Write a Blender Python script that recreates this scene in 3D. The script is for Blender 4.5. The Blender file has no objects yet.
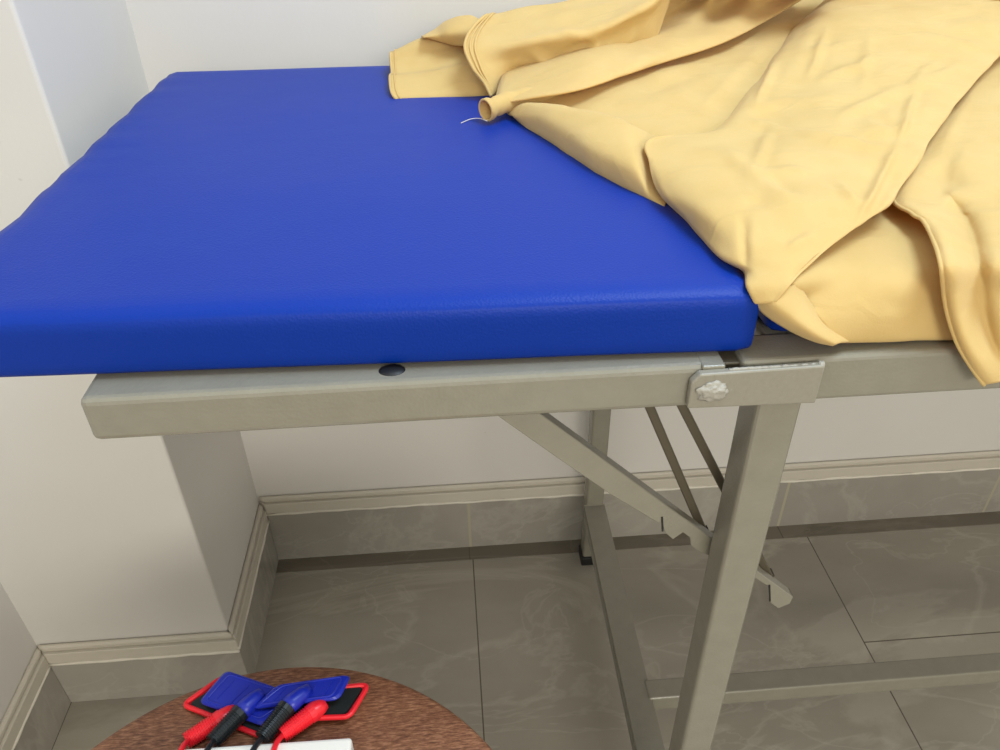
import bpy, bmesh, math, random
from mathutils import Vector, Matrix, noise
random.seed(7)
S = bpy.context.scene
COL = S.collection
# ---------------------------------------------------------------- camera
F = 775.7; P = math.radians(35.1); YW = math.radians(-3.78); RL = math.radians(.99); H = 1.13
cp, sp, cy, sy = math.cos(P), math.sin(P), math.cos(YW), math.sin(YW)
fw = Vector((-sy*cp, cy*cp, -sp)); rt0 = Vector((cy, sy, 0)); dn0 = fw.cross(rt0)
rt = math.cos(RL)*rt0 + math.sin(RL)*dn0
dn = -math.sin(RL)*rt0 + math.cos(RL)*dn0
CAM = Vector((0, 0, H))
cd = bpy.data.cameras.new('camera'); cam = bpy.data.objects.new('camera', cd); COL.objects.link(cam)
cd.sensor_width = 36; cd.lens = F*36/1000; cd.clip_start = .02
m = Matrix(((rt.x, -dn.x, -fw.x, 0), (rt.y, -dn.y, -fw.y, 0), (rt.z, -dn.z, -fw.z, H), (0, 0, 0, 1)))
cam.matrix_world = m
S.camera = cam
# ---------------------------------------------------------------- light
S.view_settings.view_transform = 'Standard'; S.view_settings.look = 'None'
S.view_settings.gamma = 1; S.view_settings.use_curve_mapping = False
S.view_settings.exposure = 0.0
W = bpy.data.worlds.new('room_light'); S.world = W; W.use_nodes = True
W.node_tree.nodes['Background'].inputs[0].default_value = (1.0, .95, .80, 1)
W.node_tree.nodes['Background'].inputs[1].default_value = .88
def area(name, loc, target, sx, sy_, power, col):
    l = bpy.data.lights.new(name, 'AREA'); l.shape = 'RECTANGLE'; l.size = sx; l.size_y = sy_
    l.energy = power; l.color = col
    o = bpy.data.objects.new(name, l); COL.objects.link(o); o.location = loc
    o.rotation_euler = (Vector(target)-Vector(loc)).to_track_quat('-Z', 'Y').to_euler()
    return o
area('ceiling_panel_light', (.75, .30, 2.6), (.3, .6, .8), .7, .7, 34, (.68, .85, 1.0))
area('room_lamp_light', (.45, -2.7, 2.0), (-.1, .9, .3), 1.3, .8, 52, (1, .955, .84))

# ---------------------------------------------------------------- helpers
def ray(x, y): return rt*((x-500)/F) + dn*((y-375)/F) + fw
def onz(x, y, z): d = ray(x, y); return CAM + d*((z-H)/d.z)
def ony(x, y, Y): d = ray(x, y); return CAM + d*(Y/d.y)
def empty(name, loc, label, cat, group=None):
    o = bpy.data.objects.new(name, None); COL.objects.link(o); o.location = loc; o.empty_display_size = .05
    o['label'] = label; o['category'] = cat
    if group: o['group'] = group
    return o
def obj(name, bm, mat, parent=None, smooth=False, label=None, kind=None, cat=None):
    me = bpy.data.meshes.new(name); bmesh.ops.recalc_face_normals(bm, faces=bm.faces); bm.to_mesh(me); bm.free()
    me.materials.append(mat)
    if smooth:
        for p in me.polygons: p.use_smooth = True
    o = bpy.data.objects.new(name, me); COL.objects.link(o)
    if parent:
        o.parent = parent
        q = parent; off = Vector()
        while q: off += q.location; q = q.parent
        for v in me.vertices: v.co -= off
    if label: o['label'] = label
    if kind: o['kind'] = kind
    if cat: o['category'] = cat
    return o
def bevel(bm, w, seg=2, ang=30):
    es = [e for e in bm.edges if len(e.link_faces) == 2 and e.calc_face_angle(0) > math.radians(ang)]
    if w > 0: bmesh.ops.bevel(bm, geom=es, offset=w, segments=seg, profile=.5, affect='EDGES', clamp_overlap=True)
def box(bm, a, b, bev=0, seg=2):
    t = bmesh.new()
    bmesh.ops.create_cube(t, size=1)
    a = Vector(a); b = Vector(b)
    for v in t.verts: v.co = Vector(((a[i]+b[i])/2 + v.co[i]*(b[i]-a[i]) for i in range(3)))
    bevel(t, bev, seg); merge(bm, t); return bm
def merge(bm, t):
    me = bpy.data.meshes.new('tmp'); t.to_mesh(me); t.free(); bm.from_mesh(me); bpy.data.meshes.remove(me)
def bar(bm, p, q, w, h, bev=.002, up=(0, 0, 1), seg=2):
    """rectangular bar from p to q; w sideways, h along up"""
    p = Vector(p); q = Vector(q); d = (q-p).normalized(); s = d.cross(Vector(up)).normalized(); u = s.cross(d)
    t = bmesh.new(); bmesh.ops.create_cube(t, size=1); L = (q-p).length
    for v in t.verts: v.co = (p+q)/2 + d*(v.co.x*L) + s*(v.co.y*w) + u*(v.co.z*h)
    bevel(t, bev, seg); merge(bm, t); return bm
def tube(bm, pts, rad, n=14, cap=True, closed=False):
    pts = [Vector(p) for p in pts]; R = rad if isinstance(rad, list) else [rad]*len(pts); rings = []
    up = Vector((.13, .21, 1)).normalized()
    for i, p in enumerate(pts):
        d = (pts[min(i+1, len(pts)-1)]-pts[max(i-1, 0)]).normalized()
        if abs(d.dot(up)) > .97: up = Vector((1, .1, 0))
        s = d.cross(up).normalized(); u = s.cross(d).normalized(); up = u
        rings.append([bm.verts.new(p + (s*math.cos(2*math.pi*k/n)+u*math.sin(2*math.pi*k/n))*R[i]) for k in range(n)])
    for a, b in zip(rings, rings[1:]):
        for k in range(n): bm.faces.new((a[k], a[(k+1) % n], b[(k+1) % n], b[k]))
    if cap: bm.faces.new(rings[0][::-1]); bm.faces.new(rings[-1])
    return bm
def prism(bm, poly, z0, z1, bev=0, seg=2):
    t = bmesh.new()
    a = [t.verts.new((p[0], p[1], z0)) for p in poly]; b = [t.verts.new((p[0], p[1], z1)) for p in poly]
    t.faces.new(a[::-1]); t.faces.new(b)
    n = len(poly)
    for i in range(n): t.faces.new((a[i], a[(i+1) % n], b[(i+1) % n], b[i]))
    bmesh.ops.recalc_face_normals(t, faces=t.faces)
    bevel(t, bev, seg); merge(bm, t); return bm
def cr(a, b, c, d, t):
    return .5*((2*b)+(c-a)*t+(2*a-5*b+4*c-d)*t*t+(3*b-a-3*c+d)*t*t*t)
def spline(P_, n):
    out = []
    L = len(P_)
    for i in range(L-1):
        a = P_[i-1] if i else P_[0]*2-P_[1]
        d = P_[i+2] if i+2 < L else P_[-1]*2-P_[-2]
        for k in range(n): out.append(cr(a, P_[i], P_[i+1], d, k/n))
    out.append(P_[-1]); return out

# ---------------------------------------------------------------- materials
def srgb(r, g, b):
    f = lambda c: (c/255/12.92) if c <= 10 else ((c/255+.055)/1.055)**2.4
    return (f(r), f(g), f(b), 1)
def mat(name, col, rough=.5, metal=0, bump=None, spec=.5):
    m = bpy.data.materials.new(name); m.use_nodes = True; nt = m.node_tree; b = nt.nodes['Principled BSDF']
    b.inputs['Base Color'].default_value = col; b.inputs['Roughness'].default_value = rough
    b.inputs['Metallic'].default_value = metal; b.inputs['Specular IOR Level'].default_value = spec
    m.use_nodes = True
    if bump: add_bump(m, *bump)
    return m
def N(nt, typ, **kw):
    n = nt.nodes.new(typ)
    for k, v in kw.items():
        if k in n.inputs: n.inputs[k].default_value = v
        else: setattr(n, k, v)
    return n
def coords(nt):
    return N(nt, 'ShaderNodeTexCoord').outputs['Object']
def geo(nt): return N(nt, 'ShaderNodeNewGeometry').outputs['Position']
def add_bump(m, kind, scale, strength, dist=.001):
    nt = m.node_tree; b = nt.nodes['Principled BSDF']
    if kind == 'voronoi':
        t = N(nt, 'ShaderNodeTexVoronoi', Scale=scale); out = t.outputs['Distance']
    else:
        t = N(nt, 'ShaderNodeTexNoise', Scale=scale, Detail=4.0); out = t.outputs['Fac']
    nt.links.new(geo(nt), t.inputs['Vector'])
    bp = N(nt, 'ShaderNodeBump', Strength=strength, Distance=dist)
    nt.links.new(out, bp.inputs['Height']); nt.links.new(bp.outputs[0], b.inputs['Normal'])
    return bp
def ramp(nt, fac, stops):
    r = N(nt, 'ShaderNodeValToRGB'); e = r.color_ramp.elements
    while len(e) < len(stops): e.new(.5)
    for i, (p, c) in enumerate(stops): e[i].position = p; e[i].color = c
    nt.links.new(fac, r.inputs['Fac']); return r.outputs['Color']
def mixc(nt, fac, a, b, blend='MIX'):
    n = nt.nodes.new('ShaderNodeMix'); n.data_type = 'RGBA'; n.blend_type = blend
    for s, v in ((0, fac), (6, a), (7, b)):
        if hasattr(v, 'is_linked') or isinstance(v, bpy.types.NodeSocket): nt.links.new(v, n.inputs[s])
        else: n.inputs[s].default_value = v
    return n.outputs[2]
def math_(nt, op, a, b=None, c=None):
    n = nt.nodes.new('ShaderNodeMath'); n.operation = op
    for i, v in enumerate((a, b, c)):
        if v is None: continue
        if isinstance(v, bpy.types.NodeSocket): nt.links.new(v, n.inputs[i])
        else: n.inputs[i].default_value = v
    return n.outputs[0]

def wall_material():
    m = mat('wall_paint', srgb(211, 206, 199), .75, spec=.25); nt = m.node_tree; b = nt.nodes['Principled BSDF']
    p = geo(nt)
    n1 = N(nt, 'ShaderNodeTexNoise', Scale=3.0, Detail=5.0); nt.links.new(p, n1.inputs['Vector'])
    c = ramp(nt, n1.outputs['Fac'], [(.3, srgb(207, 203, 198)), (.7, srgb(212, 209, 205))])
    n2 = N(nt, 'ShaderNodeTexNoise', Scale=38.0, Detail=2.0); nt.links.new(p, n2.inputs['Vector'])
    sp_ = ramp(nt, n2.outputs['Fac'], [(.79, (0, 0, 0, 1)), (.82, (1, 1, 1, 1))])
    nt.links.new(mixc(nt, math_(nt, 'MULTIPLY', sp_, .35), c, srgb(150, 138, 120)), b.inputs['Base Color'])
    n3 = N(nt, 'ShaderNodeTexNoise', Scale=220.0, Detail=3.0); nt.links.new(p, n3.inputs['Vector'])
    bp = N(nt, 'ShaderNodeBump', Strength=.12, Distance=.001); nt.links.new(n3.outputs['Fac'], bp.inputs['Height'])
    nt.links.new(bp.outputs[0], b.inputs['Normal']); return m
def marble(name, ca, cb, vein, rough, joints=None, vs=1.0, grout=srgb(92, 84, 73), gw=.0011, half=None):
    m = mat(name, ca, rough); nt = m.node_tree; b = nt.nodes['Principled BSDF']; p = geo(nt)
    mp = N(nt, 'ShaderNodeMapping'); mp.inputs['Rotation'].default_value = (0, 0, .6); mp.inputs['Scale'].default_value = (1, 2.2, 1)
    nt.links.new(p, mp.inputs['Vector'])
    n0 = N(nt, 'ShaderNodeTexNoise', Scale=2.2*vs, Detail=6.0, Roughness=.6); nt.links.new(mp.outputs[0], n0.inputs['Vector'])
    base = ramp(nt, n0.outputs['Fac'], [(.35, ca), (.65, cb)])
    # soft cloud edges and thin veins
    n1 = N(nt, 'ShaderNodeTexNoise', Scale=1.5*vs, Detail=7.0, Roughness=.55, Distortion=1.4); nt.links.new(mp.outputs[0], n1.inputs['Vector'])
    v1 = math_(nt, 'ABSOLUTE', math_(nt, 'SUBTRACT', n1.outputs['Fac'], .5))
    f1 = ramp(nt, v1, [(0, (1, 1, 1, 1)), (.028, (0, 0, 0, 1))])
    n2 = N(nt, 'ShaderNodeTexNoise', Scale=3.4*vs, Detail=5.0, Roughness=.5, Distortion=.8); nt.links.new(mp.outputs[0], n2.inputs['Vector'])
    v2 = math_(nt, 'ABSOLUTE', math_(nt, 'SUBTRACT', n2.outputs['Fac'], .47))
    f2 = ramp(nt, v2, [(0, (.6, .6, .6, 1)), (.012, (0, 0, 0, 1))])
    n4 = N(nt, 'ShaderNodeTexNoise', Scale=1.1*vs, Detail=8.0, Roughness=.6, Distortion=.5); nt.links.new(mp.outputs[0], n4.inputs['Vector'])
    f4 = ramp(nt, n4.outputs['Fac'], [(.53, (0, 0, 0, 1)), (.56, (.55, .55, .55, 1)), (.75, (.1, .1, .1, 1))])
    c = mixc(nt, math_(nt, 'MULTIPLY', f1, .26), base, vein)
    c = mixc(nt, math_(nt, 'MULTIPLY', f2, .35), c, vein)
    c = mixc(nt, math_(nt, 'MULTIPLY', f4, .5), c, vein)
    if joints:
        sx = N(nt, 'ShaderNodeSeparateXYZ'); nt.links.new(p, sx.inputs[0]); fac = None
        for axis, vals in joints:
            for v in vals:
                d = math_(nt, 'ABSOLUTE', math_(nt, 'SUBTRACT', sx.outputs[axis], v))
                k = math_(nt, 'LESS_THAN', d, gw)
                if axis == 1 and half is not None: k = math_(nt, 'MULTIPLY', k, math_(nt, 'GREATER_THAN', sx.outputs[0], half))
                fac = k if fac is None else math_(nt, 'MAXIMUM', fac, k)
        c = mixc(nt, fac, c, grout)
    nt.links.new(c, b.inputs['Base Color']); return m
def wood_material():
    m = mat('table_veneer', srgb(120, 74, 48), .5); nt = m.node_tree; b = nt.nodes['Principled BSDF']; p = geo(nt)
    mp = N(nt, 'ShaderNodeMapping'); mp.inputs['Rotation'].default_value = (0, 0, -.45); mp.inputs['Scale'].default_value = (110, 620, 110)
    nt.links.new(p, mp.inputs['Vector'])
    n = N(nt, 'ShaderNodeTexNoise', Scale=1.0, Detail=3.0, Roughness=.7); nt.links.new(mp.outputs[0], n.inputs['Vector'])
    c = ramp(nt, n.outputs['Fac'], [(.3, srgb(80, 48, 32)), (.5, srgb(132, 88, 62)), (.72, srgb(178, 134, 104))])
    mp2 = N(nt, 'ShaderNodeMapping'); mp2.inputs['Rotation'].default_value = (0, 0, -.45); mp2.inputs['Scale'].default_value = (5, 30, 5)
    nt.links.new(p, mp2.inputs['Vector'])
    n2 = N(nt, 'ShaderNodeTexNoise', Scale=1.0, Detail=4.0); nt.links.new(mp2.outputs[0], n2.inputs['Vector'])
    c2 = ramp(nt, n2.outputs['Fac'], [(.35, srgb(205, 185, 175)), (.65, srgb(255, 248, 240))])
    nt.links.new(mixc(nt, .8, c, c2, 'MULTIPLY'), b.inputs['Base Color'])
    bp = N(nt, 'ShaderNodeBump', Strength=.25, Distance=.0005); nt.links.new(n.outputs['Fac'], bp.inputs['Height'])
    nt.links.new(bp.outputs[0], b.inputs['Normal']); return m
def vinyl_material():
    m = mat('blue_vinyl', srgb(0, 46, 145), .46, spec=.2); nt = m.node_tree; b = nt.nodes['Principled BSDF']; p = geo(nt)
    v = N(nt, 'ShaderNodeTexVoronoi', Scale=620.0); nt.links.new(p, v.inputs['Vector'])
    n = N(nt, 'ShaderNodeTexNoise', Scale=9.0, Detail=3.0); nt.links.new(p, n.inputs['Vector'])
    h = math_(nt, 'ADD', math_(nt, 'MULTIPLY', v.outputs['Distance'], .25), math_(nt, 'MULTIPLY', n.outputs['Fac'], 2.0))
    bp = N(nt, 'ShaderNodeBump', Strength=.45, Distance=.0012); nt.links.new(h, bp.inputs['Height'])
    nt.links.new(bp.outputs[0], b.inputs['Normal']); return m
def paint_metal():
    m = mat('grey_hammered_paint', srgb(150, 145, 130), .27, spec=.6); nt = m.node_tree; b = nt.nodes['Principled BSDF']; p = geo(nt)
    v = N(nt, 'ShaderNodeTexVoronoi', Scale=420.0); nt.links.new(p, v.inputs['Vector'])
    bp = N(nt, 'ShaderNodeBump', Strength=.22, Distance=.0006); nt.links.new(v.outputs['Distance'], bp.inputs['Height'])
    nt.links.new(bp.outputs[0], b.inputs['Normal'])
    n = N(nt, 'ShaderNodeTexNoise', Scale=60.0, Detail=4.0); nt.links.new(p, n.inputs['Vector'])
    nt.links.new(ramp(nt, n.outputs['Fac'], [(.3, srgb(131, 127, 114)), (.7, srgb(136, 132, 119))]), b.inputs['Base Color'])
    return m
def worn_metal():
    m = mat('worn_grey_paint', srgb(160, 154, 140), .45); nt = m.node_tree; b = nt.nodes['Principled BSDF']; p = geo(nt)
    n = N(nt, 'ShaderNodeTexNoise', Scale=260.0, Detail=5.0, Roughness=.7); nt.links.new(p, n.inputs['Vector'])
    nt.links.new(ramp(nt, n.outputs['Fac'], [(.24, srgb(116, 110, 98)), (.36, srgb(138, 133, 120)), (.66, srgb(144, 139, 127)), (.74, srgb(180, 177, 170))]), b.inputs['Base Color'])
    bp = N(nt, 'ShaderNodeBump', Strength=.25, Distance=.0005); nt.links.new(n.outputs['Fac'], bp.inputs['Height'])
    nt.links.new(bp.outputs[0], b.inputs['Normal']); return m
def cloth_material():
    m = mat('yellow_cotton', srgb(226, 198, 137), .9, spec=.15); nt = m.node_tree; b = nt.nodes['Principled BSDF']; p = geo(nt)
    b.inputs['Sheen Weight'].default_value = .12
    n = N(nt, 'ShaderNodeTexNoise', Scale=25.0, Detail=6.0, Roughness=.6); nt.links.new(p, n.inputs['Vector'])
    nt.links.new(ramp(nt, n.outputs['Fac'], [(.3, srgb(214, 186, 122)), (.7, srgb(220, 194, 133))]), b.inputs['Base Color'])
    # weave + ironed-in creases
    w1 = N(nt, 'ShaderNodeTexNoise', Scale=900.0, Detail=2.0); nt.links.new(p, w1.inputs['Vector'])
    mp = N(nt, 'ShaderNodeMapping'); mp.inputs['Rotation'].default_value = (.2, .1, .5); mp.inputs['Scale'].default_value = (9, 17, 9)
    nt.links.new(p, mp.inputs['Vector'])
    c1 = N(nt, 'ShaderNodeTexNoise', Scale=1.0, Detail=3.0, Roughness=.5, Distortion=.6); nt.links.new(mp.outputs[0], c1.inputs['Vector'])
    r1 = math_(nt, 'ABSOLUTE', math_(nt, 'SUBTRACT', c1.outputs['Fac'], .5))
    r1 = math_(nt, 'MINIMUM', r1, .06)
    c2 = N(nt, 'ShaderNodeTexNoise', Scale=14.0, Detail=4.0, Distortion=.3); nt.links.new(p, c2.inputs['Vector'])
    h = math_(nt, 'ADD', math_(nt, 'MULTIPLY', r1, -9.0), math_(nt, 'MULTIPLY', c2.outputs['Fac'], 2.2))
    bp = N(nt, 'ShaderNodeBump', Strength=.35, Distance=.0018); nt.links.new(h, bp.inputs['Height'])
    bp2 = N(nt, 'ShaderNodeBump', Strength=.3, Distance=.0006); nt.links.new(w1.outputs['Fac'], bp2.inputs['Height'])
    nt.links.new(bp.outputs[0], bp2.inputs['Normal']); nt.links.new(bp2.outputs[0], b.inputs['Normal'])
    tr = N(nt, 'ShaderNodeBsdfTranslucent'); tr.inputs['Color'].default_value = srgb(246, 180, 84)
    mx = N(nt, 'ShaderNodeMixShader'); mx.inputs[0].default_value = .24
    out = [x for x in nt.nodes if x.type == 'OUTPUT_MATERIAL'][0]
    nt.links.new(b.outputs[0], mx.inputs[1]); nt.links.new(tr.outputs[0], mx.inputs[2]); nt.links.new(mx.outputs[0], out.inputs[0])
    return m

WALL = wall_material()
FLOOR = marble('floor_marble_tile', srgb(140, 134, 123), srgb(154, 148, 136), srgb(186, 180, 166), .18,
               joints=[(0, [-.645, .009, .658, 1.307, 1.956]), (1, [.7635])], half=.658)
STRIP = marble('floor_edge_tile', srgb(100, 93, 82), srgb(112, 104, 92), srgb(140, 132, 118), .22, joints=[(0, [.003, .61])])
SKIRT = marble('skirting_marble', srgb(148, 143, 135), srgb(160, 155, 147), srgb(186, 182, 172), .22,
               joints=[(0, [.006, .611, 1.03])], vs=1.6, grout=srgb(172, 164, 144), gw=.0024)
TRIM = mat('trim_plaster', srgb(196, 189, 176), .6, bump=('noise', 90, .25, .001))
CAULK = mat('white_caulk', srgb(218, 212, 200), .7, bump=('noise', 160, .6, .0015))
VINYL = vinyl_material(); METAL = paint_metal(); WORN = worn_metal(); CLOTH = cloth_material(); WOOD = wood_material()
BLACK = mat('black_rubber', srgb(22, 22, 24), .5, bump=('noise', 300, .2, .0005))
DARKSTEEL = mat('dark_steel', srgb(92, 84, 70), .4, metal=.3)
WHITEPAINT = mat('dripped_white_paint', srgb(160, 156, 147), .45, bump=('noise', 500, .7, .001))
BLUEPL = mat('blue_plastic', srgb(22, 40, 165), .38, bump=('noise', 60, .08, .001))
REDPL = mat('red_plastic', srgb(235, 35, 48), .35, bump=('noise', 60, .08, .001))
BLACKPL = mat('black_plastic', srgb(20, 26, 30), .35)
GEL = mat('black_conductive_rubber', srgb(18, 24, 24), .6, bump=('noise', 400, .3, .0005))
WHITEPL = mat('white_plastic', srgb(235, 232, 226), .4, bump=('noise', 200, .05, .0005))

# ---------------------------------------------------------------- setting
XL, XC, YC, YB = -.657, -.372, .776, 1.047      # left wall, column side, column front, back wall
XR, YF, ZT = 2.3, -1.6, 2.7
obj('floor', box(bmesh.new(), (XL-.1, YF, -.05), (XR, YB+.1, 0)), FLOOR, kind='structure')
obj('wall_back', box(bmesh.new(), (XC-.05, YB, 0), (XR, YB+.1, ZT)), WALL, kind='structure')
obj('wall_left', box(bmesh.new(), (XL-.1, YF, 0), (XL, YC+.05, ZT)), WALL, kind='structure')
bm = bmesh.new(); box(bm, (XL-.1, YC, 0), (XC, YB+.1, ZT), .004, 3)
obj('wall_column', bm, WALL, kind='structure')
obj('trim_1', box(bmesh.new(), (XC+.013, YB-.044, 0), (XR, YB-.012, .0012)), STRIP, kind='structure')
SK = .110
def skirting(name, p0, p1, nrm, z=SK, e0=0, e1=0, gaps=False):
    """marble slab + moulded trim + caulk bead along a wall line p0-p1; nrm points into the room"""
    p0 = Vector((*p0, 0)); p1 = Vector((*p1, 0)); n = Vector((*nrm, 0)); d = (p1-p0).normalized()
    def slab(t0, t1, z0, z1, a0=0., a1=0., bev=.0008):
        bm = bmesh.new()
        c = [p0-d*e0*1, p1+d*e1]
        q0 = p0 + d*(-e0*t1); q1 = p1 + d*(e1*t1)
        vs = []
        for q, qi in ((q0, p0), (q1, p1)):
            pass
        pts = [p0, p1, p1+d*(e1*t1)+n*t1, p0-d*(e0*t1)+n*t1]
        prism(bm, [(p.x, p.y) for p in pts], z0, z1, bev, 1); return bm
    root = obj(name, slab(0, .0125, 0, z), SKIRT, kind='structure')
    # trim: stepped moulding
    bm = slab(0, .0125, z+.003, z+.026, bev=.001); t2 = slab(0, .0085, z+.026, z+.038, bev=.003); merge(bm, t2)
    obj('moulding', bm, TRIM, root)
    bm = bmesh.new(); L = (p1-p0).length; k = int(L/.012)+2
    pts = []; rr = []
    for i in range(k):
        t = i/(k-1); q = p0-d*(e0*.0125) + d*((L+(e0+e1)*.0125)*t)
        w = noise.noise(Vector((q.x*31, q.y*31, 3)))
        pts.append(q + n*.0125 + Vector((0, 0, z+.0015+w*.0012))); rr.append(.0022+.0011*noise.noise(Vector((q.x*47, q.y*47, 9))))
    tube(bm, pts, rr, 8); obj('caulk_bead', bm, CAULK, root, smooth=True)
    return root
skirting('baseboard_back', (XC, YB), (XR, YB), (0, -1), e0=-1, z=.119)
skirting('baseboard_column_side', (XC, YB), (XC, YC), (1, 0), e0=-1, e1=1, z=.104)
skirting('baseboard_column_front', (XL, YC), (XC, YC), (0, -1), e0=-1, e1=1, z=.098)
skirting('baseboard_left', (XL, YF), (XL, YC), (1, 0), e1=-1, z=.095)

# ---------------------------------------------------------------- examination bed
BX0 = -.225; RY = .383; ZB, ZTp = .8265, .8585; FY = 1.008
bed = empty('examination_bed', (.4, .68, 0), 'grey painted steel folding examination bed with blue vinyl cushions against the wall', 'bed')
def cushion(x0, x1, y0, y1, z0, z1, name, sub=.012):
    bm = bmesh.new(); box(bm, (x0, y0, z0), (x1, y1, z1), 0)
    bmesh.ops.subdivide_edges(bm, edges=bm.edges[:], cuts=0)
    o = bmesh.new()
    # grid shell: rounded box by superellipse clamp
    nx = int((x1-x0)/sub); ny = int((y1-y0)/sub); nz = 8
    t = bmesh.new()
    def P3(u, v, w): return (x0+(x1-x0)*u, y0+(y1-y0)*v, z0+(z1-z0)*w)
    vd = {}
    def V(i, j, k):
        if (i, j, k) not in vd: vd[(i, j, k)] = t.verts.new(P3(i/nx, j/ny, k/nz))
        return vd[(i, j, k)]
    for i in range(nx):
        for j in range(ny):
            for k in (0, nz): t.faces.new((V(i, j, k), V(i+1, j, k), V(i+1, j+1, k), V(i, j+1, k)))
    for i in range(nx):
        for k in range(nz):
            for j in (0, ny): t.faces.new((V(i, j, k), V(i+1, j, k), V(i+1, j, k+1), V(i, j, k+1)))
    for j in range(ny):
        for k in range(nz):
            for i in (0, nx): t.faces.new((V(i, j, k), V(i, j+1, k), V(i, j+1, k+1), V(i, j, k+1)))
    r = .009
    for v in t.verts:
        c = Vector((min(max(v.co.x, x0+r), x1-r), min(max(v.co.y, y0+r), y1-r), min(max(v.co.z, z0+r), z1-r)))
        d = v.co-c
        if d.length > r: v.co = c + d.normalized()*r
        # slightly uneven, puckered upholstery along the left and front edges
        e = max(0, 1-abs(v.co.x-x0)/.06)
        if v.co.z > z1-.02:
            v.co.z += .0016*e*noise.noise(Vector((3, v.co.y*38, 1)))
            v.co.x += .004*max(0, 1-abs(v.co.x-x0)/.03)*noise.noise(Vector((7, v.co.y*24, 1)))
            v.co.z += .0012*noise.noise(v.co*7)
        if name == 'backrest_cushion': v.co.y += .003-(v.co.x-x0)*.033
        if v.co.y < y0+.02: v.co.y += .0016*noise.noise(Vector((v.co.x*6, 2, v.co.z*14)))
    bm.free(); o.free()
    return obj(name, t, VINYL, bed, smooth=True)
cushion(-.322, .186, .404, .985, .8590, .9035, 'backrest_cushion')
cushion(.2, 1.30, .410, .985, .8590, .9035, 'seat_cushion')
# backrest frame (hinged, left) - 28 mm tube ring with a cross member
bm = bmesh.new()
def ringtube(bm, x0, x1, y0, y1, w=.042, bev=.0045):
    box(bm, (x0, y0, ZB), (x1, y0+w, ZTp), bev, 3)
    box(bm, (x0, y1-w, ZB), (x1, y1, ZTp), bev, 3)
    box(bm, (x0, y0+w-.006, ZB+.0006), (x0+w, y1-w+.006, ZTp-.0006), bev, 3)
    return bm
ringtube(bm, BX0, .163, RY, FY)
box(bm, (.02, RY+.026, ZB+.004), (.045, FY-.026, ZTp-.004), .002)
# rolled open lip at the tube mouth
box(bm, (.150, RY-.0012, ZTp-.0026), (.1645, RY+.041, ZTp+.0004), .001)
obj('backrest_frame', bm, METAL, bed)
bm = bmesh.new()
box(bm, (.176, RY+.002, ZB-.002), (1.28, RY+.034, ZTp+.0), .0035, 3)
box(bm, (.176, FY-.034, ZB-.002), (1.28, FY-.002, ZTp+.0), .0035, 3)
box(bm, (.20, RY+.03, ZB), (.23, FY-.03, ZTp-.001), .003, 3)
box(bm, (1.25, RY+.03, ZB), (1.28, FY-.03, ZTp-.001), .003, 3)
obj('seat_frame', bm, METAL, bed)
bm = bmesh.new(); box(bm, (.1635, RY+.006, ZB+.003), (.1765, RY+.03, ZTp-.003), .001)
obj('tube_insert', bm, DARKSTEEL, bed, label='dark steel tube end between the two rails')
# hinge plates
def hinge(front):
    y0, y1 = (RY-.0062, RY-.0004) if front else (FY, FY+.005)
    bm = bmesh.new(); t = bmesh.new()
    poly = [(.1425, .8305), (.1425, ZTp-.008), (.1475, ZTp-.002), (.2255, ZTp-.0005), (.2255, .8290)]
    prism(t, poly, 0, y1-y0, .0012, 2)
    for v in t.verts: v.co = Vector((v.co.x, y1-v.co.z, v.co.y))
    merge(bm, t)
    h = obj('hinge_plate', bm, WORN if front else METAL, bed, label='hinge plate with chipped grey paint' if front else None)
    if front:
        t = bmesh.new(); bmesh.ops.create_icosphere(t, subdivisions=4, radius=1)
        for v in t.verts:
            n_ = v.co.copy(); k = 1+.28*noise.noise(n_*2.3+Vector((4, 1, 2)))+.12*noise.noise(n_*6)
            v.co = Vector((.1565+.0092*n_.x*k, y0-.0002+.0030*n_.y*k, .8435+.0073*n_.z*k))
        obj('pivot_bolt', t, WHITEPAINT, h, smooth=True, label='bolt head crusted with whitish paint')
        t = bmesh.new()
        pts = []; rr = []
        for i in range(70):
            x = .166+(.2255-.166)*i/69
            pts.append(Vector((x, y0+.0032+.0004*noise.noise(Vector((x*300, 5, 1))), ZTp-.0016+.0007*noise.noise(Vector((x*420, 1, 1))))))
            rr.append(.0011+.0009*noise.noise(Vector((x*500, 7, 1)))+(.0014 if i > 65 else 0))
        tube(t, pts, rr, 10)
        obj('weld_bead', t, WHITEPAINT, h, smooth=True, label='rough pale weld line')
hinge(True); hinge(False)
# legs
LX = .209; LW = .030
def leg(x, y, w=LW):
    bm = bmesh.new(); box(bm, (x-w/2, y-w/2, .02), (x+w/2, y+w/2, ZB-.0018), .0035, 3)
    l = obj('leg', bm, METAL, bed)
    bm = bmesh.new(); box(bm, (x-w/2-.003, y-w/2-.003, 0), (x+w/2+.003, y+w/2+.003, .022), .003, 2)
    obj('rubber_foot', bm, BLACK, l, label='black rubber leg cap')
for x, dx in ((LX, .019), (1.18, .019)):
    leg(x, RY+.0205); leg(x+dx, FY-.0215)
    bm = bmesh.new(); bar(bm, (x+.012, RY+.035, .138), (x+dx-.001, FY-.036, .138), .030, .030, .003, seg=3)
    obj('stretcher', bm, METAL, bed)
bm = bmesh.new(); box(bm, (.236, .596, .127), (1.188, .626, .156), .003, 3)
obj('long_stretcher', bm, METAL, bed)
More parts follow.
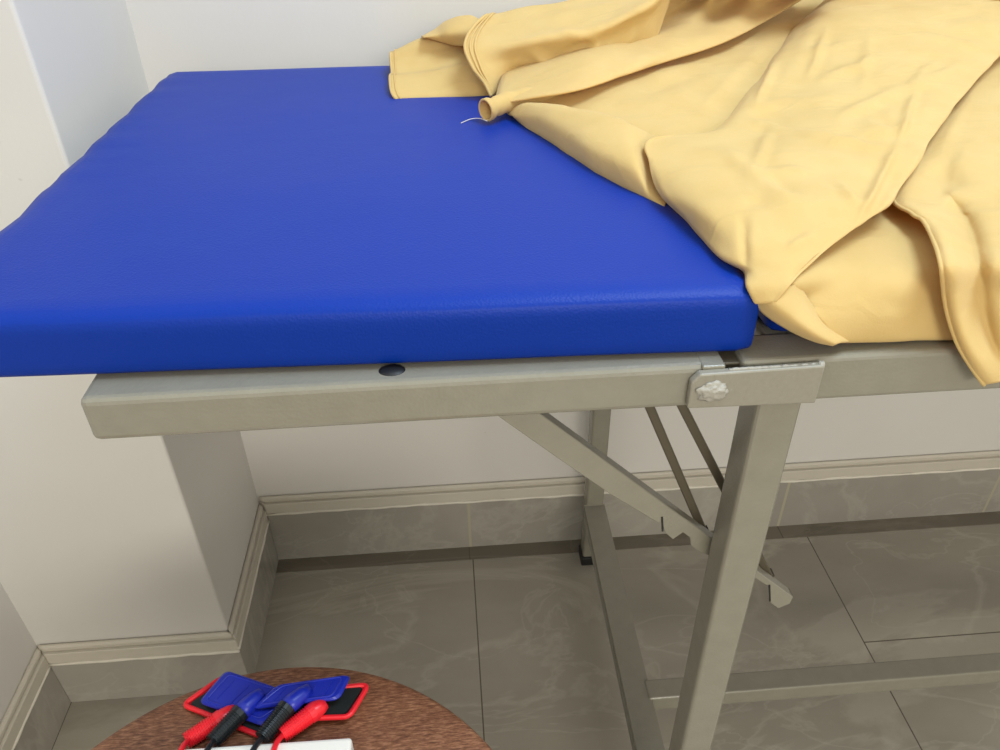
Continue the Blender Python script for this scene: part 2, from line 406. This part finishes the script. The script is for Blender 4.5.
# ratchet strut: thin channel with hook teeth, hinged behind the front rail
SY = .424
def W2(px, py, Y=SY): p = ony(px, py, Y); return (p.x, p.z)
top = [(488, 400), (760, 571), (788, 591)]
poly = [W2(478, 400), W2(524, 400), W2(713.6, 537.6), W2(760, 571.3), W2(792, 594.5), W2(789, 601), W2(777, 606), W2(769, 600), W2(768, 584), W2(764, 582),
        W2(735, 563), W2(716, 548), W2(708, 553), W2(699, 550), W2(690, 543), W2(689, 535), W2(682, 530), W2(672, 537), W2(664, 530), W2(661, 521), W2(655, 519), W2(610, 492), W2(560, 457.6)]
t = bmesh.new(); prism(t, poly, 0, .003, .0006, 1)
for v in t.verts: v.co = Vector((v.co.x, SY-v.co.z, v.co.y))
bm = bmesh.new(); merge(bm, t)
a = W2(524, 400); b = W2(792, 594.5)
bar(bm, (a[0]-.001, SY+.003, a[1]-.0012), (b[0]-.001, SY+.003, b[1]-.0012), .007, .0024, .0006)
st = obj('ratchet_strut', bm, METAL, bed)
bm = bmesh.new()
for px, y0, y1 in ((661, 514, 528), (768, 582, 598)):
    bm = bmesh.new(); a = W2(px, y0); b = W2(px+.5, y1); bar(bm, (a[0], SY-.0034, a[1]), (b[0], SY-.0034, b[1]), .0014, .0008, 0, up=(0, 1, 0))
    obj('slot', bm, BLACK, st, label='dark slot in the strut')
for (a, b) in (((645, 396), (703, 531)), ((677, 396), (768, 574))):
    bm = bmesh.new(); A = ony(*a, SY+.012); B = ony(*b, SY+.012); bar(bm, A, B, .0068, .0068, .0012, up=(0, 1, 0))
    obj('support_rod', bm, DARKSTEEL, bed, label='thin dark support rod')
# rubber bumper between cushion and rail
bm = bmesh.new(); p = ony(392, 366, .400)
t = bmesh.new(); bmesh.ops.create_uvsphere(t, u_segments=20, v_segments=10, radius=1)
for v in t.verts: v.co = Vector((p.x+v.co.x*.009, .397+v.co.y*.007, .8575+v.co.z*.0028))
obj('bumper', t, BLACK, bed, smooth=True, label='small black rubber bumper under the backrest cushion')

# ---------------------------------------------------------------- yellow cloth
def pt(c):
    x, y, mo, v = c
    return onz(x, y, v) if mo == 'z' else ony(x, y, v)
CB = bmesh.new()
def topix(p):
    d = p-CAM; k = F/d.dot(fw); return 500+d.dot(rt)*k, 375+d.dot(dn)*k
def crease_at(p, creases):
    x, y_ = topix(p); h = 0
    for (x0, y0_, x1, y1_, a, w) in creases:
        dx, dy = x1-x0, y1_-y0_; L2 = dx*dx+dy*dy
        t = min(1, max(0, ((x-x0)*dx+(y_-y0_)*dy)/L2)); ex, ey = x-x0-t*dx, y_-y0_-t*dy
        L = math.sqrt(L2); sd = (ex*dy-ey*dx)/L
        wob = 1.6*noise.noise(Vector((x*.06, y_*.06, a*9)))
        d2 = (ex*ex+ey*ey); sgn = abs(math.sqrt(d2)+(wob if sd > 0 else -wob))
        fade = min(1, 3.2*min(t, 1-t)+.15)
        h += 2.4*a*fade*(math.exp(-(sgn/w)**2) - .35*math.exp(-((sgn-2.2*w)/(1.6*w))**2))
    return h
def patch(rows, nu=10, nv=10, thick=.0016, amp=.0016, freq=22, seed=0, creases=(), bm=None, hem=None):
    """rows of control points -> smooth sheet with wrinkles, given real thickness"""
    target = CB if bm is None else bm
    R = [spline([pt(c) for c in r], nu) for r in rows]
    G = list(zip(*[spline([r[i] for r in R], nv) for i in range(len(R[0]))]))
    nr, nc = len(G), len(G[0])
    nrm = [[None]*nc for _ in range(nr)]
    for i in range(nr):
        for j in range(nc):
            a = G[min(i+1, nr-1)][j]-G[max(i-1, 0)][j]; b = G[i][min(j+1, nc-1)]-G[i][max(j-1, 0)]
            n = a.cross(b)
            if n.length < 1e-12: n = Vector((0, -.5, 1))
            n.normalize()
            nrm[i][j] = n
    vote = sum(1 if nrm[i][j].dot(CAM-G[i][j]) > 0 else -1 for i in range(nr) for j in range(nc))
    if vote < 0: nrm = [[-n for n in row] for row in nrm]
    T = []
    for i in range(nr):
        row = []
        for j in range(nc):
            p = G[i][j]; q = Vector((p.x*freq+seed, p.y*freq, p.z*freq))
            a = noise.noise(q) + .5*noise.noise(q*2.1)
            rid = 1-2.2*abs(noise.noise(Vector((p.x*freq*.55+seed*3, p.y*freq*.9, p.z*freq*.7))))
            ff = 1.
            e = min(i, nr-1-i, 1e9)/3; e2 = min(j, nc-1-j)/3
            ff = min(1, .35+min(e, e2))
            row.append(p + nrm[i][j]*(amp*(a*.8+rid*.7)*ff + (crease_at(p, creases) if creases else 0)))
        T.append(row)
    vt = [[target.verts.new(p) for p in r] for r in T]
    vb = [[target.verts.new(T[i][j]-nrm[i][j]*thick) for j in range(nc)] for i in range(nr)]
    for i in range(nr-1):
        for j in range(nc-1):
            target.faces.new((vt[i][j], vt[i+1][j], vt[i+1][j+1], vt[i][j+1]))
            target.faces.new((vb[i][j], vb[i][j+1], vb[i+1][j+1], vb[i+1][j]))
    for i in range(nr-1):
        for j in (0, nc-1): target.faces.new((vt[i][j], vt[i+1][j], vb[i+1][j], vb[i][j]))
    for j in range(nc-1):
        for i in (0, nr-1): target.faces.new((vt[i][j], vt[i][j+1], vb[i][j+1], vb[i][j]))
    if hem:   # stitched hem: thin cord along the edge column/row
        k, r_ = hem
        ps = {'left': [T[i][0] for i in range(nr)], 'right': [T[i][-1] for i in range(nr)],
              'top': T[0], 'bottom': T[-1]}[k]
        tube(target, ps, r_, 8)
    return T
Z, Y_ = 'z', 'y'
def rowlr(L, R, fr, zs, tuck=None):
    """control row between left and right pixel points with (mode,value) for each fraction"""
    out = []
    for f, zv in zip(fr, zs): out.append((L[0]+(R[0]-L[0])*f, L[1]+(R[1]-L[1])*f, *zv))
    return out
z = lambda *v: [(Z, a) for a in v]
y = lambda *v: [(Y_, a) for a in v]
# under layer that wraps the cushion's front edge on the right
patch([
 [(800, 255, Z, .907), (850, 205, Z, .907), (893, 178, Z, .907), (935, 180, Z, .907), (970, 190, Z, .907), (1060, 190, Z, .907)],
 [(791, 283, Z, .906), (850, 250, Z, .908), (900, 238, Z, .908), (938, 238, Z, .907), (970, 238, Z, .907), (1060, 236, Z, .907)],
 [(803, 300, Y_, .402), (855, 283, Y_, .405), (900, 278, Y_, .404), (943, 275, Y_, .409), (975, 272, Y_, .414), (1065, 268, Y_, .414)],
 [(820, 320, Y_, .392), (862, 312, Y_, .392), (905, 308, Y_, .394), (950, 304, Y_, .399), (980, 302, Y_, .404), (1070, 298, Y_, .404)],
 [(837, 341, Y_, .389), (872, 339, Y_, .390), (912, 337, Y_, .391), (957, 336, Y_, .394), (985, 335, Y_, .400), (1075, 330, Y_, .400)],
 [(838, 343, Y_, .396), (872, 341, Y_, .397), (912, 339, Y_, .398), (957, 338, Y_, .400), (985, 337, Y_, .406), (1075, 332, Y_, .406)],
], 12, 10, amp=.0014, seed=3)
# folded rim at the lower left of that layer
patch([
 [(750, 294, Y_, .397), (768, 297, Y_, .389), (786, 287, Y_, .391), (800, 284, Y_, .40)],
 [(762, 313, Y_, .393), (779, 308, Y_, .383), (793, 295, Y_, .390), (806, 294, Y_, .40)],
 [(789, 331, Y_, .389), (798, 323, Y_, .381), (808, 312, Y_, .388), (818, 312, Y_, .398)],
 [(814, 342, Y_, .386), (818, 336, Y_, .380), (824, 328, Y_, .386), (832, 328, Y_, .396)],
 [(833, 346, Y_, .384), (836, 344.5, Y_, .382), (842, 342.5, Y_, .385), (852, 341, Y_, .391)],
], 8, 8, amp=.0006, seed=5)
# lowest middle layer lying behind the rolled edge
patch([
 [(522, 116, Z, .906), (545, 114, Z, .910), (590, 124, Z, .911), (645, 142, Z, .912), (718, 140, Z, .914), (760, 134, Z, .916)],
 [(518, 111, Z, .908), (545, 108, Z, .914), (590, 115, Z, .916), (645, 133, Z, .917), (715, 128, Z, .918), (765, 112, Z, .920)],
 [(514, 105, Z, .912), (560, 98, Z, .920), (625, 97, Z, .924), (690, 90, Z, .927), (745, 78, Z, .928), (800, 66, Z, .929)],
 [(514, 98, Z, .918), (575, 86, Z, .926), (635, 70, Z, .931), (705, 46, Z, .936), (775, 14, Z, .944), (830, -8, Z, .950)],
 [(514, 92, Z, .918), (575, 80, Z, .924), (635, 62, Z, .931), (705, 36, Z, .940), (775, 2, Z, .951), (830, -20, Z, .960)],
], 12, 10, amp=.0014, seed=11, creases=[(560, 100, 700, 62, .0008, 5), (600, 112, 690, 118, -.0008, 6), (640, 95, 730, 60, -.0008, 5), (700, 110, 770, 40, .0008, 5)])
# middle layer whose hemmed edge makes the long dark line
patch([
 [(494, 104, Z, .918), (575, 90, Z, .934), (625, 75, Z, .938), (670, 60, Z, .942), (735, 37, Z, .949), (803, -2, Z, .962), (850, -35, Y_, .86)],
 [(496, 96, Z, .920), (575, 82, Z, .937), (628, 66, Z, .943), (680, 45, Z, .950), (735, 20, Z, .957), (790, -15, Z, .970), (840, -50, Y_, .87)],
 [(498, 86, Z, .922), (580, 66, Z, .944), (640, 45, Z, .950), (690, 22, Z, .958), (735, -5, Z, .966), (790, -40, Y_, .87), (830, -70, Y_, .88)],
 [(502, 74, Z, .926), (590, 48, Z, .950), (650, 20, Z, .960), (700, -8, Z, .970), (740, -40, Y_, .87), (790, -75, Y_, .88), (825, -95, Y_, .89)],
 [(506, 60, Z, .930), (595, 30, Y_, .87), (655, -5, Y_, .89), (705, -35, Y_, .90), (745, -65, Y_, .91), (790, -95, Y_, .92), (825, -115, Y_, .93)],
], 12, 8, amp=.0016, seed=17)
# back heap behind the top sheet
patch([
 [(842, 24, Y_, .925), (862, 22, Y_, .93), (890, 22, Y_, .935), (940, 20, Y_, .935), (1000, 18, Y_, .935), (1080, 16, Y_, .935)],
 [(838, -8, Y_, .945), (860, -4, Y_, .95), (890, 0, Y_, .955), (940, 2, Y_, .955), (1000, 3, Y_, .955), (1080, 0, Y_, .955)],
 [(830, -60, Y_, .93), (858, -50, Y_, .93), (890, -50, Y_, .93), (940, -50, Y_, .93), (1000, -48, Y_, .93), (1080, -50, Y_, .93)],
 [(828, -85, Y_, .97), (858, -75, Y_, .98), (890, -75, Y_, .98), (940, -75, Y_, .98), (1000, -75, Y_, .98), (1080, -75, Y_, .98)],
], 8, 8, amp=.0015, seed=19)
# long rolled sleeve across the back
UR = [
 [(490, 30, Y_, 1.01), (488, 16, Y_, .90), (474, 27, Y_, .865), (465, 46, Y_, .835), (472, 67, Y_, .815), (484, 83, Y_, .808), (491, 97, Y_, .80)],
 [(505, 28, Y_, 1.01), (500, 14, Y_, .915), (489, 27, Y_, .87), (483, 46, Y_, .832), (487, 66, Y_, .818), (492, 80, Y_, .812), (497, 93, Y_, .81)],
 [(535, 22, Y_, 1.01), (528, 6, Y_, .925), (518, 22, Y_, .87), (512, 44, Y_, .822), (516, 60, Y_, .824), (520, 70, Y_, .832), (524, 79, Y_, .842)],
 [(570, 12, Y_, 1.01), (565, 0, Y_, .93), (556, 16, Y_, .87), (550, 37, Y_, .815), (554, 58, Y_, .818), (561, 76, Y_, .822), (573, 88, Y_, .835)],
 [(625, 0, Y_, 1.01), (622, -14, Y_, .93), (610, 4, Y_, .875), (602, 26, Y_, .815), (603, 42, Y_, .818), (608, 54, Y_, .822), (619, 63, Y_, .835)],
 [(690, -20, Y_, 1.01), (685, -34, Y_, .93), (664, -18, Y_, .885), (648, 4, Y_, .825), (645, 20, Y_, .828), (647, 33, Y_, .832), (653, 45, Y_, .842)],
 [(745, -45, Y_, 1.01), (740, -60, Y_, .93), (718, -50, Y_, .90), (693, -33, Y_, .85), (680, -20, Y_, .85), (672, -8, Y_, .85), (669, 3, Y_, .855)],
]
T = patch(UR, 10, 10, amp=.0024, freq=16, seed=23, creases=[(528, 52, 578, 84, 0.0016, 5), (578, 84, 590, 62, 0.0011, 4), (590, 62, 597, 34, .0014, 4), (545, 69, 505, 80, -0.0013, 4), (500, 47, 600, 27, 0.0012, 5),
    (600, 27, 655, 4, 0.0012, 5), (535, 20, 640, 2, .0012, 6), (555, 30, 615, 48, .0009, 4), (620, 60, 640, 20, .0012, 4), (565, 52, 610, 36, -.0009, 4)])
# double-stitched hem band at the sleeve mouth
for k, r_ in ((0, .0017), (3, .0010), (6, .0012)):
    tube(CB, [q + Vector((0, -.0004, .0006)) for q in T[k][8:]], r_, 8)
# inner face of the sleeve mouth, small collar triangle
patch([
 [(469, 16, Y_, .915), (477, 24, Y_, .91), (486, 17, Y_, .905)],
 [(470, 26, Y_, .895), (476, 34, Y_, .90), (480, 28, Y_, .90)],
 [(466, 42, Y_, .868), (473, 48, Y_, .875), (478, 44, Y_, .88)],
], 6, 6, amp=.0005, seed=25)
# left end: flattened cuff lying on the cushion
T = patch([
 [(394, 58, Y_, 1.0), (391, 53, Y_, .93), (391, 63, Y_, .91), (392, 73, Y_, .887), (390, 77, Y_, .868), (391, 90, Y_, .838), (395, 98, Y_, .828), (403, 102, Y_, .832)],
 [(402, 54, Y_, 1.0), (399, 49, Y_, .93), (399, 61, Y_, .91), (400, 73, Y_, .887), (399, 76, Y_, .868), (401, 90, Y_, .838), (405, 98, Y_, .828), (412, 102, Y_, .834)],
 [(428, 42, Y_, 1.0), (424, 38, Y_, .93), (428, 54, Y_, .91), (432, 69, Y_, .89), (433, 73, Y_, .87), (438, 88, Y_, .838), (442, 97, Y_, .828), (446, 101, Y_, .834)],
 [(460, 38, Y_, 1.0), (455, 34, Y_, .93), (459, 47, Y_, .91), (465, 61, Y_, .885), (468, 66, Y_, .87), (473, 84, Y_, .838), (476, 95, Y_, .828), (478, 100, Y_, .834)],
 [(485, 38, Y_, 1.0), (482, 32, Y_, .93), (485, 47, Y_, .91), (490, 61, Y_, .885), (493, 68, Y_, .87), (500, 84, Y_, .842), (504, 95, Y_, .832), (508, 99, Y_, .838)],
], 10, 10, amp=.0012, seed=29)
for k, r_ in ((0, .0015), (7, .0008)):
    tube(CB, [q + Vector((0, -.0003, .0004)) for q in T[k][10:]], r_, 8)
# puffed flap above the cuff
patch([
 [(424, 40, Y_, .96), (436, 34, Y_, .97), (450, 28, Y_, .97), (470, 24, Y_, .96), (486, 30, Y_, .95)],
 [(421, 36, Y_, .925), (434, 29, Y_, .93), (447, 20, Y_, .925), (469, 15, Y_, .915), (483, 22, Y_, .91)],
 [(424, 37, Y_, .905), (438, 35, Y_, .90), (449, 33, Y_, .89), (466, 30, Y_, .885), (480, 34, Y_, .88)],
 [(430, 39, Y_, .91), (441, 42, Y_, .905), (452, 45, Y_, .90), (465, 46, Y_, .885), (480, 47, Y_, .88)],
], 8, 8, amp=.0014, seed=31)
# rolled left edge of the sheet on the cushion
patch([
 [(510, 116, Z, .904), (535, 110, Z, .908), (575, 118, Z, .910), (618, 128, Z, .912), (645, 142, Z, .912), (668, 150, Z, .912)],
 [(505, 111, Z, .908), (531, 102, Z, .924), (573, 108, Z, .931), (616, 117, Z, .934), (640, 129, Z, .930), (662, 142, Z, .917)],
 [(512, 116, Z, .909), (540, 115, Z, .922), (583, 125, Z, .929), (625, 138, Z, .931), (645, 150, Z, .924), (666, 160, Z, .913)],
 [(517, 121, Z, .906), (550, 132, Z, .914), (595, 152, Z, .920), (634, 168, Z, .921), (648, 178, Z, .914), (668, 186, Z, .908)],
 [(521, 124, Z, .904), (560, 149, Z, .904), (606, 178, Z, .904), (640, 195, Z, .904), (655, 202, Z, .904), (664, 206, Z, .904)],
 [(526, 124, Z, .9035), (566, 148, Z, .9035), (612, 176, Z, .9035), (645, 192, Z, .9035), (660, 198, Z, .9035), (668, 200, Z, .9035)],
], 12, 8, amp=.0012, seed=37)
# right flap with the stitched hem, hanging over the front rail
fr = [0, .07, .21, .34, .7, 1]
RL_ = [((975, 40), (1130, 10), z(.930, .931, .932, .932, .93, .93)),
       ((925, 130), (1120, 95), z(.916, .922, .924, .924, .924, .924)),
       ((893, 192), (1115, 150), z(.917, .920, .916, .920, .920, .92)),
       ((912, 214), (1115, 195), z(.920, .922, .913, .918, .920, .92)),
       ((923, 221), (1115, 212), z(.921, .922, .912, .919, .920, .92)),
       ((935, 245), (1115, 238), z(.920, .922, .912, .920, .920, .918)),
       ((941, 268), (1115, 262), z(.918, .919, .911, .917, .914, .914)),
       ((944, 296), (1115, 290), y(.386, .382, .390, .384, .388, .388)),
       ((949, 320), (1115, 312), y(.383, .379, .388, .380, .382, .382)),
       ((958, 345), (1115, 335), y(.378, .374, .382, .376, .376, .376)),
       ((972, 368), (1115, 352), y(.374, .371, .375, .373, .372, .372)),
       ((984, 385), (1115, 362), y(.372, .370, .371, .372, .370, .370))]
rows = []
for L, R, zs in RL_:
    r = []
    for f, zv in zip(fr, zs): r.append((L[0]+(R[0]-L[0])*f, L[1]+(R[1]-L[1])*f, *zv))
    rows.append(r)
T = patch(rows, 12, 10, amp=.0018, seed=41, creases=[(925, 172, 968, 182, -.0014, 9), (938, 205, 960, 196, .0008, 5), (990, 60, 940, 150, .0005, 6)])
tube(CB, [r[0] for r in T[14:]], .0013, 8)
# top sheet
fr = [0, .05, .22, .5, .8, .95, 1]
TL = [((822, 30), (1075, 35), z(.925, .93, .93, .93, .93, .93, .92)),
      ((832, -4), (1068, 3), z(.957, .962, .966, .966, .964, .962, .960)),
      ((806, 18), (1040, 25), z(.945, .958, .961, .962, .960, .957, .954)),
      ((782, 47), (1003, 52), z(.932, .946, .949, .951, .950, .947, .944)),
      ((748, 91), (952, 108), z(.926, .936, .937, .941, .941, .938, .936)),
      ((714, 130), (922, 154), z(.926, .930, .931, .937, .936, .934, .932)),
      ((650, 139), (900, 188), z(.931, .929, .932, .934, .932, .930, .928)),
      ((649, 163), (885, 207), z(.924, .926, .930, .932, .931, .928, .926)),
      ((659, 194), (866, 221), z(.913, .918, .926, .928, .927, .925, .923)),
      ((690, 225), (838, 240), z(.905, .912, .921, .924, .923, .921, .919)),
      ((716, 255), (815, 260), z(.905, .910, .914, .917, .917, .915, .914)),
      ((742, 271), (799, 274), [(Z, .904), (Z, .908), (Z, .911), (Z, .912), (Z, .912), (Z, .911), (Z, .910)]),
      ((746, 286), (787, 286), y(.398, .395, .393, .391, .390, .389, .389)),
      ((756, 304), (773, 303), y(.390, .389, .388, .387, .386, .386, .386))]
rows = []
for L, R, zs in TL:
    r = [(L[0]+(R[0]-L[0])*f, L[1]+(R[1]-L[1])*f, *zv) for f, zv in zip(fr, zs)]
    mo, v = zs[-1]
    k = min(14, (R[0]-L[0])*.25)
    r.append((R[0]-k, R[1]+(-k*.2), mo, v-.007 if mo == Z else v+.006))
    rows.append(r)
patch(rows, 16, 14, amp=.0020, freq=17, seed=47, creases=[(838, 118, 897, 90, .0016, 4), (897, 90, 957, 67, .0014, 4), (748, 119, 788, 131, .0016, 3.5), (786, 130, 880, 149, .0015, 4),
    (815, 82, 880, 58, .0013, 3.5), (748, 105, 832, 101, .0011, 3.5), (756, 104, 778, 56, .0012, 3.5), (778, 56, 810, 6, .0012, 4), (918, 82, 898, 145, .0011, 3.5), (898, 145, 858, 222, .0012, 4),
    (808, 80, 826, 30, .0011, 3.5), (922, 34, 982, 50, .0013, 4), (800, 55, 850, 46, .0009, 3.5), (750, 170, 815, 172, .0009, 4), (770, 132, 752, 172, .0010, 4), (800, 192, 770, 180, -.0010, 5),
    (743, 212, 746, 270, -.0007, 4), (742, 205, 770, 200, -.0007, 9), (835, 185, 860, 205, .0010, 4), (870, 110, 905, 140, -.0010, 5), (850, 135, 912, 128, .0009, 4),
    (930, 20, 990, 12, -.0012, 5), (720, 150, 790, 200, .0010, 7), (690, 150, 750, 158, .0008, 5), (785, 250, 815, 235, .0008, 5), (870, 30, 862, 90, .0007, 4), (940, 60, 912, 78, .0010, 3.5)])
cloth = obj('cotton_gown', CB, CLOTH, None, smooth=True, cat='gown',
            label='crumpled yellow cotton gown heaped on the right of the blue bed, hanging over its rail')
# little rolled tie end with an open mouth, part of the gown
bm = bmesh.new()
c = [onz(486, 110, .9165), onz(497, 106, .9175), onz(512, 100, .919), onz(535, 95, .922), onz(565, 88, .926)]
cs = spline(c, 6); n = len(cs)
tube(bm, cs, [.0098-.002*(i/(n-1)) + .0018*noise.noise(Vector((i*.35, 0, 0))) for i in range(n)], 18, cap=False)
tube(bm, cs, [.0080-.002*(i/(n-1)) for i in range(n)], 18, cap=False)
d = (cs[1]-cs[0]).normalized(); s = d.cross(Vector((0, 0, 1))).normalized(); u = s.cross(d)
tube(bm, [cs[0]+(s*math.cos(t*math.pi/10)+u*math.sin(t*math.pi/10))*.0095 for t in range(21)], .0012, 8, cap=False)
obj('rolled_tie', bm, CLOTH, cloth, smooth=True)
bm = bmesh.new()
tube(bm, spline([onz(487, 121, .909), onz(480, 118.5, .907), onz(471, 119, .905), onz(461, 123, .9045)], 6), .0004, 6)
obj('loose_thread', bm, CAULK, cloth, smooth=True, label='short white loose thread')

# ---------------------------------------------------------------- round side table
TZ = .50; TC = Vector((-.170, .224, 0)); TR = .2225
tab = empty('side_table', (TC.x, TC.y, 0), 'round brown wood-grain side table in front of the bed, holding electrode pads', 'table')
def lathe(bm, prof, n=96):
    rings = []
    for r, z_ in prof: rings.append([bm.verts.new((TC.x+r*math.cos(2*math.pi*k/n), TC.y+r*math.sin(2*math.pi*k/n), z_)) for k in range(n)])
    for a, b in zip(rings, rings[1:]):
        for k in range(n): bm.faces.new((a[k], a[(k+1) % n], b[(k+1) % n], b[k]))
    bm.faces.new(rings[0]); bm.faces.new(rings[-1]); return bm
obj('tabletop', lathe(bmesh.new(), [(TR-.004, TZ-.022), (TR, TZ-.018), (TR, TZ-.003), (TR-.0015, TZ-.0008), (TR-.004, TZ)]), WOOD, tab)
for k in range(4):
    a = math.pi/4+k*math.pi/2; bm = bmesh.new(); q = TC+Vector((math.cos(a), math.sin(a), 0))*.15; q2 = TC+Vector((math.cos(a), math.sin(a), 0))*.17
    tube(bm, [q2+Vector((0, 0, 0)), q+Vector((0, 0, TZ-.021))], [.011, .016], 16); obj('leg', bm, WOOD, tab)

# ---------------------------------------------------------------- electrode pads
def quad(pix, z_): return [onz(px, py, z_) for px, py in pix]
def roundpoly(pts, r, n=5):
    out = []; L = len(pts)
    for i in range(L):
        a, b, c = pts[i-1], pts[i], pts[(i+1) % L]
        u = (a-b).normalized(); v = (c-b).normalized()
        p0 = b+u*r; p1 = b+v*r
        for k in range(n+1):
            t = k/n; out.append(p0*(1-t)**2+b*2*t*(1-t)+p1*t*t)
    return out
def inset(pts, k):
    c = sum(pts, Vector())/len(pts)
    return [p-(p-c).normalized()*k for p in pts]
def frustum(bm, lo, hi, z0, z1):
    a = [bm.verts.new((p.x, p.y, z0)) for p in lo]; b = [bm.verts.new((p.x, p.y, z1)) for p in hi]; n = len(lo)
    bm.faces.new(a[::-1]); bm.faces.new(b)
    for i in range(n): bm.faces.new((a[i], a[(i+1) % n], b[(i+1) % n], b[i]))
def tilt(o, c, tx, ty):
    for v in o.data.vertices:
        w = v.co + Vector(o_off(o)); v.co.z += (w.x-c.x)*tx + (w.y-c.y)*ty
def o_off(o):
    q = o.parent; off = Vector()
    while q: off += q.location; q = q.parent
    return off
def sleeve(mouth, tail, z0, z1, mat_, parent, r=.0082, label=None):
    A = onz(*mouth, z0); B = onz(*tail, z1); pts = []; rr = []; n = 64
    for i in range(n+1):
        t = i/n; pts.append(A.lerp(B, t)); base = r*(1-.12*t)
        groove = .0007 if (t > .2 and int(t*32) % 2) else 0
        if t < .05: base *= .8
        rr.append(base-groove)
    bm = bmesh.new(); tube(bm, pts, rr, 18); return obj('plug_sleeve', bm, mat_, parent, smooth=False, label=label), A, B
def cable(pts, mat_, parent, r=.0024):
    bm = bmesh.new(); tube(bm, spline(pts, 8), r, 10); return obj('cable', bm, mat_, parent, smooth=True)
def pad(name, pix, z0, label, colour, face_up, mouth, tail, cab, zt, tx=0, ty=0, thick=.0045, neck=None):
    q = quad(pix, z0); c = sum(q, Vector())/4
    root = empty(name, (c.x, c.y, z0), label, 'electrode pad')
    P_ = BLUEPL if colour == 'blue' else REDPL
    out = roundpoly(q, .006); bm = bmesh.new()
    if face_up:    # shallow tray: raised coloured rim round a black rubber face
        frustum(bm, out, out, z0, z0+thick*.5)
        inn = inset(out, .0035); tb = [p.copy() for p in out]
        for p in tb: p.z = z0+thick*.75
        tube(bm, tb+[tb[0], tb[1]], .0023, 10, cap=False)
        o1 = obj('shell', bm, P_, root, smooth=False)
        bm = bmesh.new(); frustum(bm, inn, inset(out, .0045), z0+thick*.45, z0+thick*.92); o2 = obj('rubber_face', bm, GEL, root, label='black rubber contact face')
        parts = [o1, o2]
    else:          # smooth domed back with a recessed panel line
        bm2 = bmesh.new(); frustum(bm, out, out, z0+.0015, z0+thick*.6); frustum(bm, out, inset(out, .0025), z0+thick*.6, z0+thick)
        a = inset(out, .0065); tb = [p.copy() for p in a]
        for p in tb: p.z = z0+thick
        tube(bm, tb+[tb[0], tb[1]], .0009, 8, cap=False)
        # faint parallel ribs moulded in the back
        for k in range(1, 5):
            t = k/5; s0 = q[0].lerp(q[3], t); s1 = q[1].lerp(q[2], t)
            A_ = s0.lerp(s1, .2); B_ = s0.lerp(s1, .8); A_.z = B_.z = z0+thick
            tube(bm, [A_, B_], .0006, 6)
        o1 = obj('shell', bm, P_, root)
        bm = bmesh.new(); frustum(bm, inset(out, .003), inset(out, .002), z0-.001, z0+.0018); o2 = obj('rubber_face', bm, GEL, root, label='black rubber contact face')
        parts = [o1, o2]
    for o in parts: tilt(o, c, tx, ty)
    # neck moulded into the shell
    nk0, nk1 = neck
    A = onz(*nk0, zt+.001); B = onz(*nk1, zt)
    bm = bmesh.new(); tube(bm, [A, A.lerp(B, .3), A.lerp(B, .7), B], [.0045, .0066, .0078, .0078], 16); obj('neck', bm, P_, root, smooth=True)
    sl, A, B = sleeve(mouth, tail, zt, zt-.001, BLACKPL if colour == 'blue' else REDPL, root, label='ribbed cable sleeve')
    cable([A.lerp(B, .9)]+[onz(px, py, zz) for px, py, zz in cab], BLACKPL if colour == 'blue' else REDPL, root)
    return root
pad('electrode_pad', [(184, 707), (222, 680), (316, 712), (268, 741)], TZ+.0005, 'red framed pad at the left, mostly under the left blue pad', 'red', True,
    (224, 717), (186, 741), [(182, 748, TZ+.022), (176, 765, TZ+.026), (160, 790, TZ+.026), (120, 850, TZ+.026), (60, 900, TZ+.025)], TZ+.009, neck=((236, 709), (220, 720)))
pad('electrode_pad', [(267, 722), (288, 694), (369, 687), (350, 719)], TZ+.0062, 'red framed pad at the right, black face showing beside the right blue pad', 'red', True,
    (316, 710), (282, 735), [(276, 744, TZ+.024), (270, 765, TZ+.027), (258, 800, TZ+.027), (225, 860, TZ+.027), (190, 930, TZ+.026)], TZ+.016, neck=((326, 703), (311, 713)))
pad('electrode_pad', [(199, 704), (227, 673), (302, 698), (264, 727)], TZ+.0085, 'blue pad at the left, lying on a red framed one', 'blue', False,
    (243, 710), (212, 742), [(209, 747, TZ+.027), (200, 765, TZ+.027), (185, 800, TZ+.027), (150, 860, TZ+.027), (100, 920, TZ+.026)], TZ+.016, tx=0.0, ty=.06, neck=((262, 692), (241, 712)))
pad('electrode_pad', [(252, 709), (277, 686), (352, 678), (340, 702)], TZ+.0175, 'blue pad at the right, topmost of the four, with a black cable sleeve', 'blue', False,
    (289, 705), (262, 738), [(255, 747, TZ+.030), (246, 765, TZ+.030), (232, 800, TZ+.028), (190, 860, TZ+.027), (140, 930, TZ+.026)], TZ+.022, tx=.05, neck=((310, 688), (287, 707)))
# ---------------------------------------------------------------- white box at the table's near side
bz = TZ+.021
a = onz(200, 747, bz); b = onz(352, 736.5, bz)
d = (b-a).normalized(); nrm = Vector((d.y, -d.x, 0))
poly = [b, b+nrm*.13, b+nrm*.13-d*.20, b-d*.20]
bm = bmesh.new(); prism(bm, [(p.x, p.y) for p in poly], TZ+.0005, bz, .003, 3)
bx = obj('control_box', bm, WHITEPL, None, label='white plastic box at the near side of the round table, below the pads', cat='box')
bx['label'] = 'white plastic box on the round table, under the electrode cables'
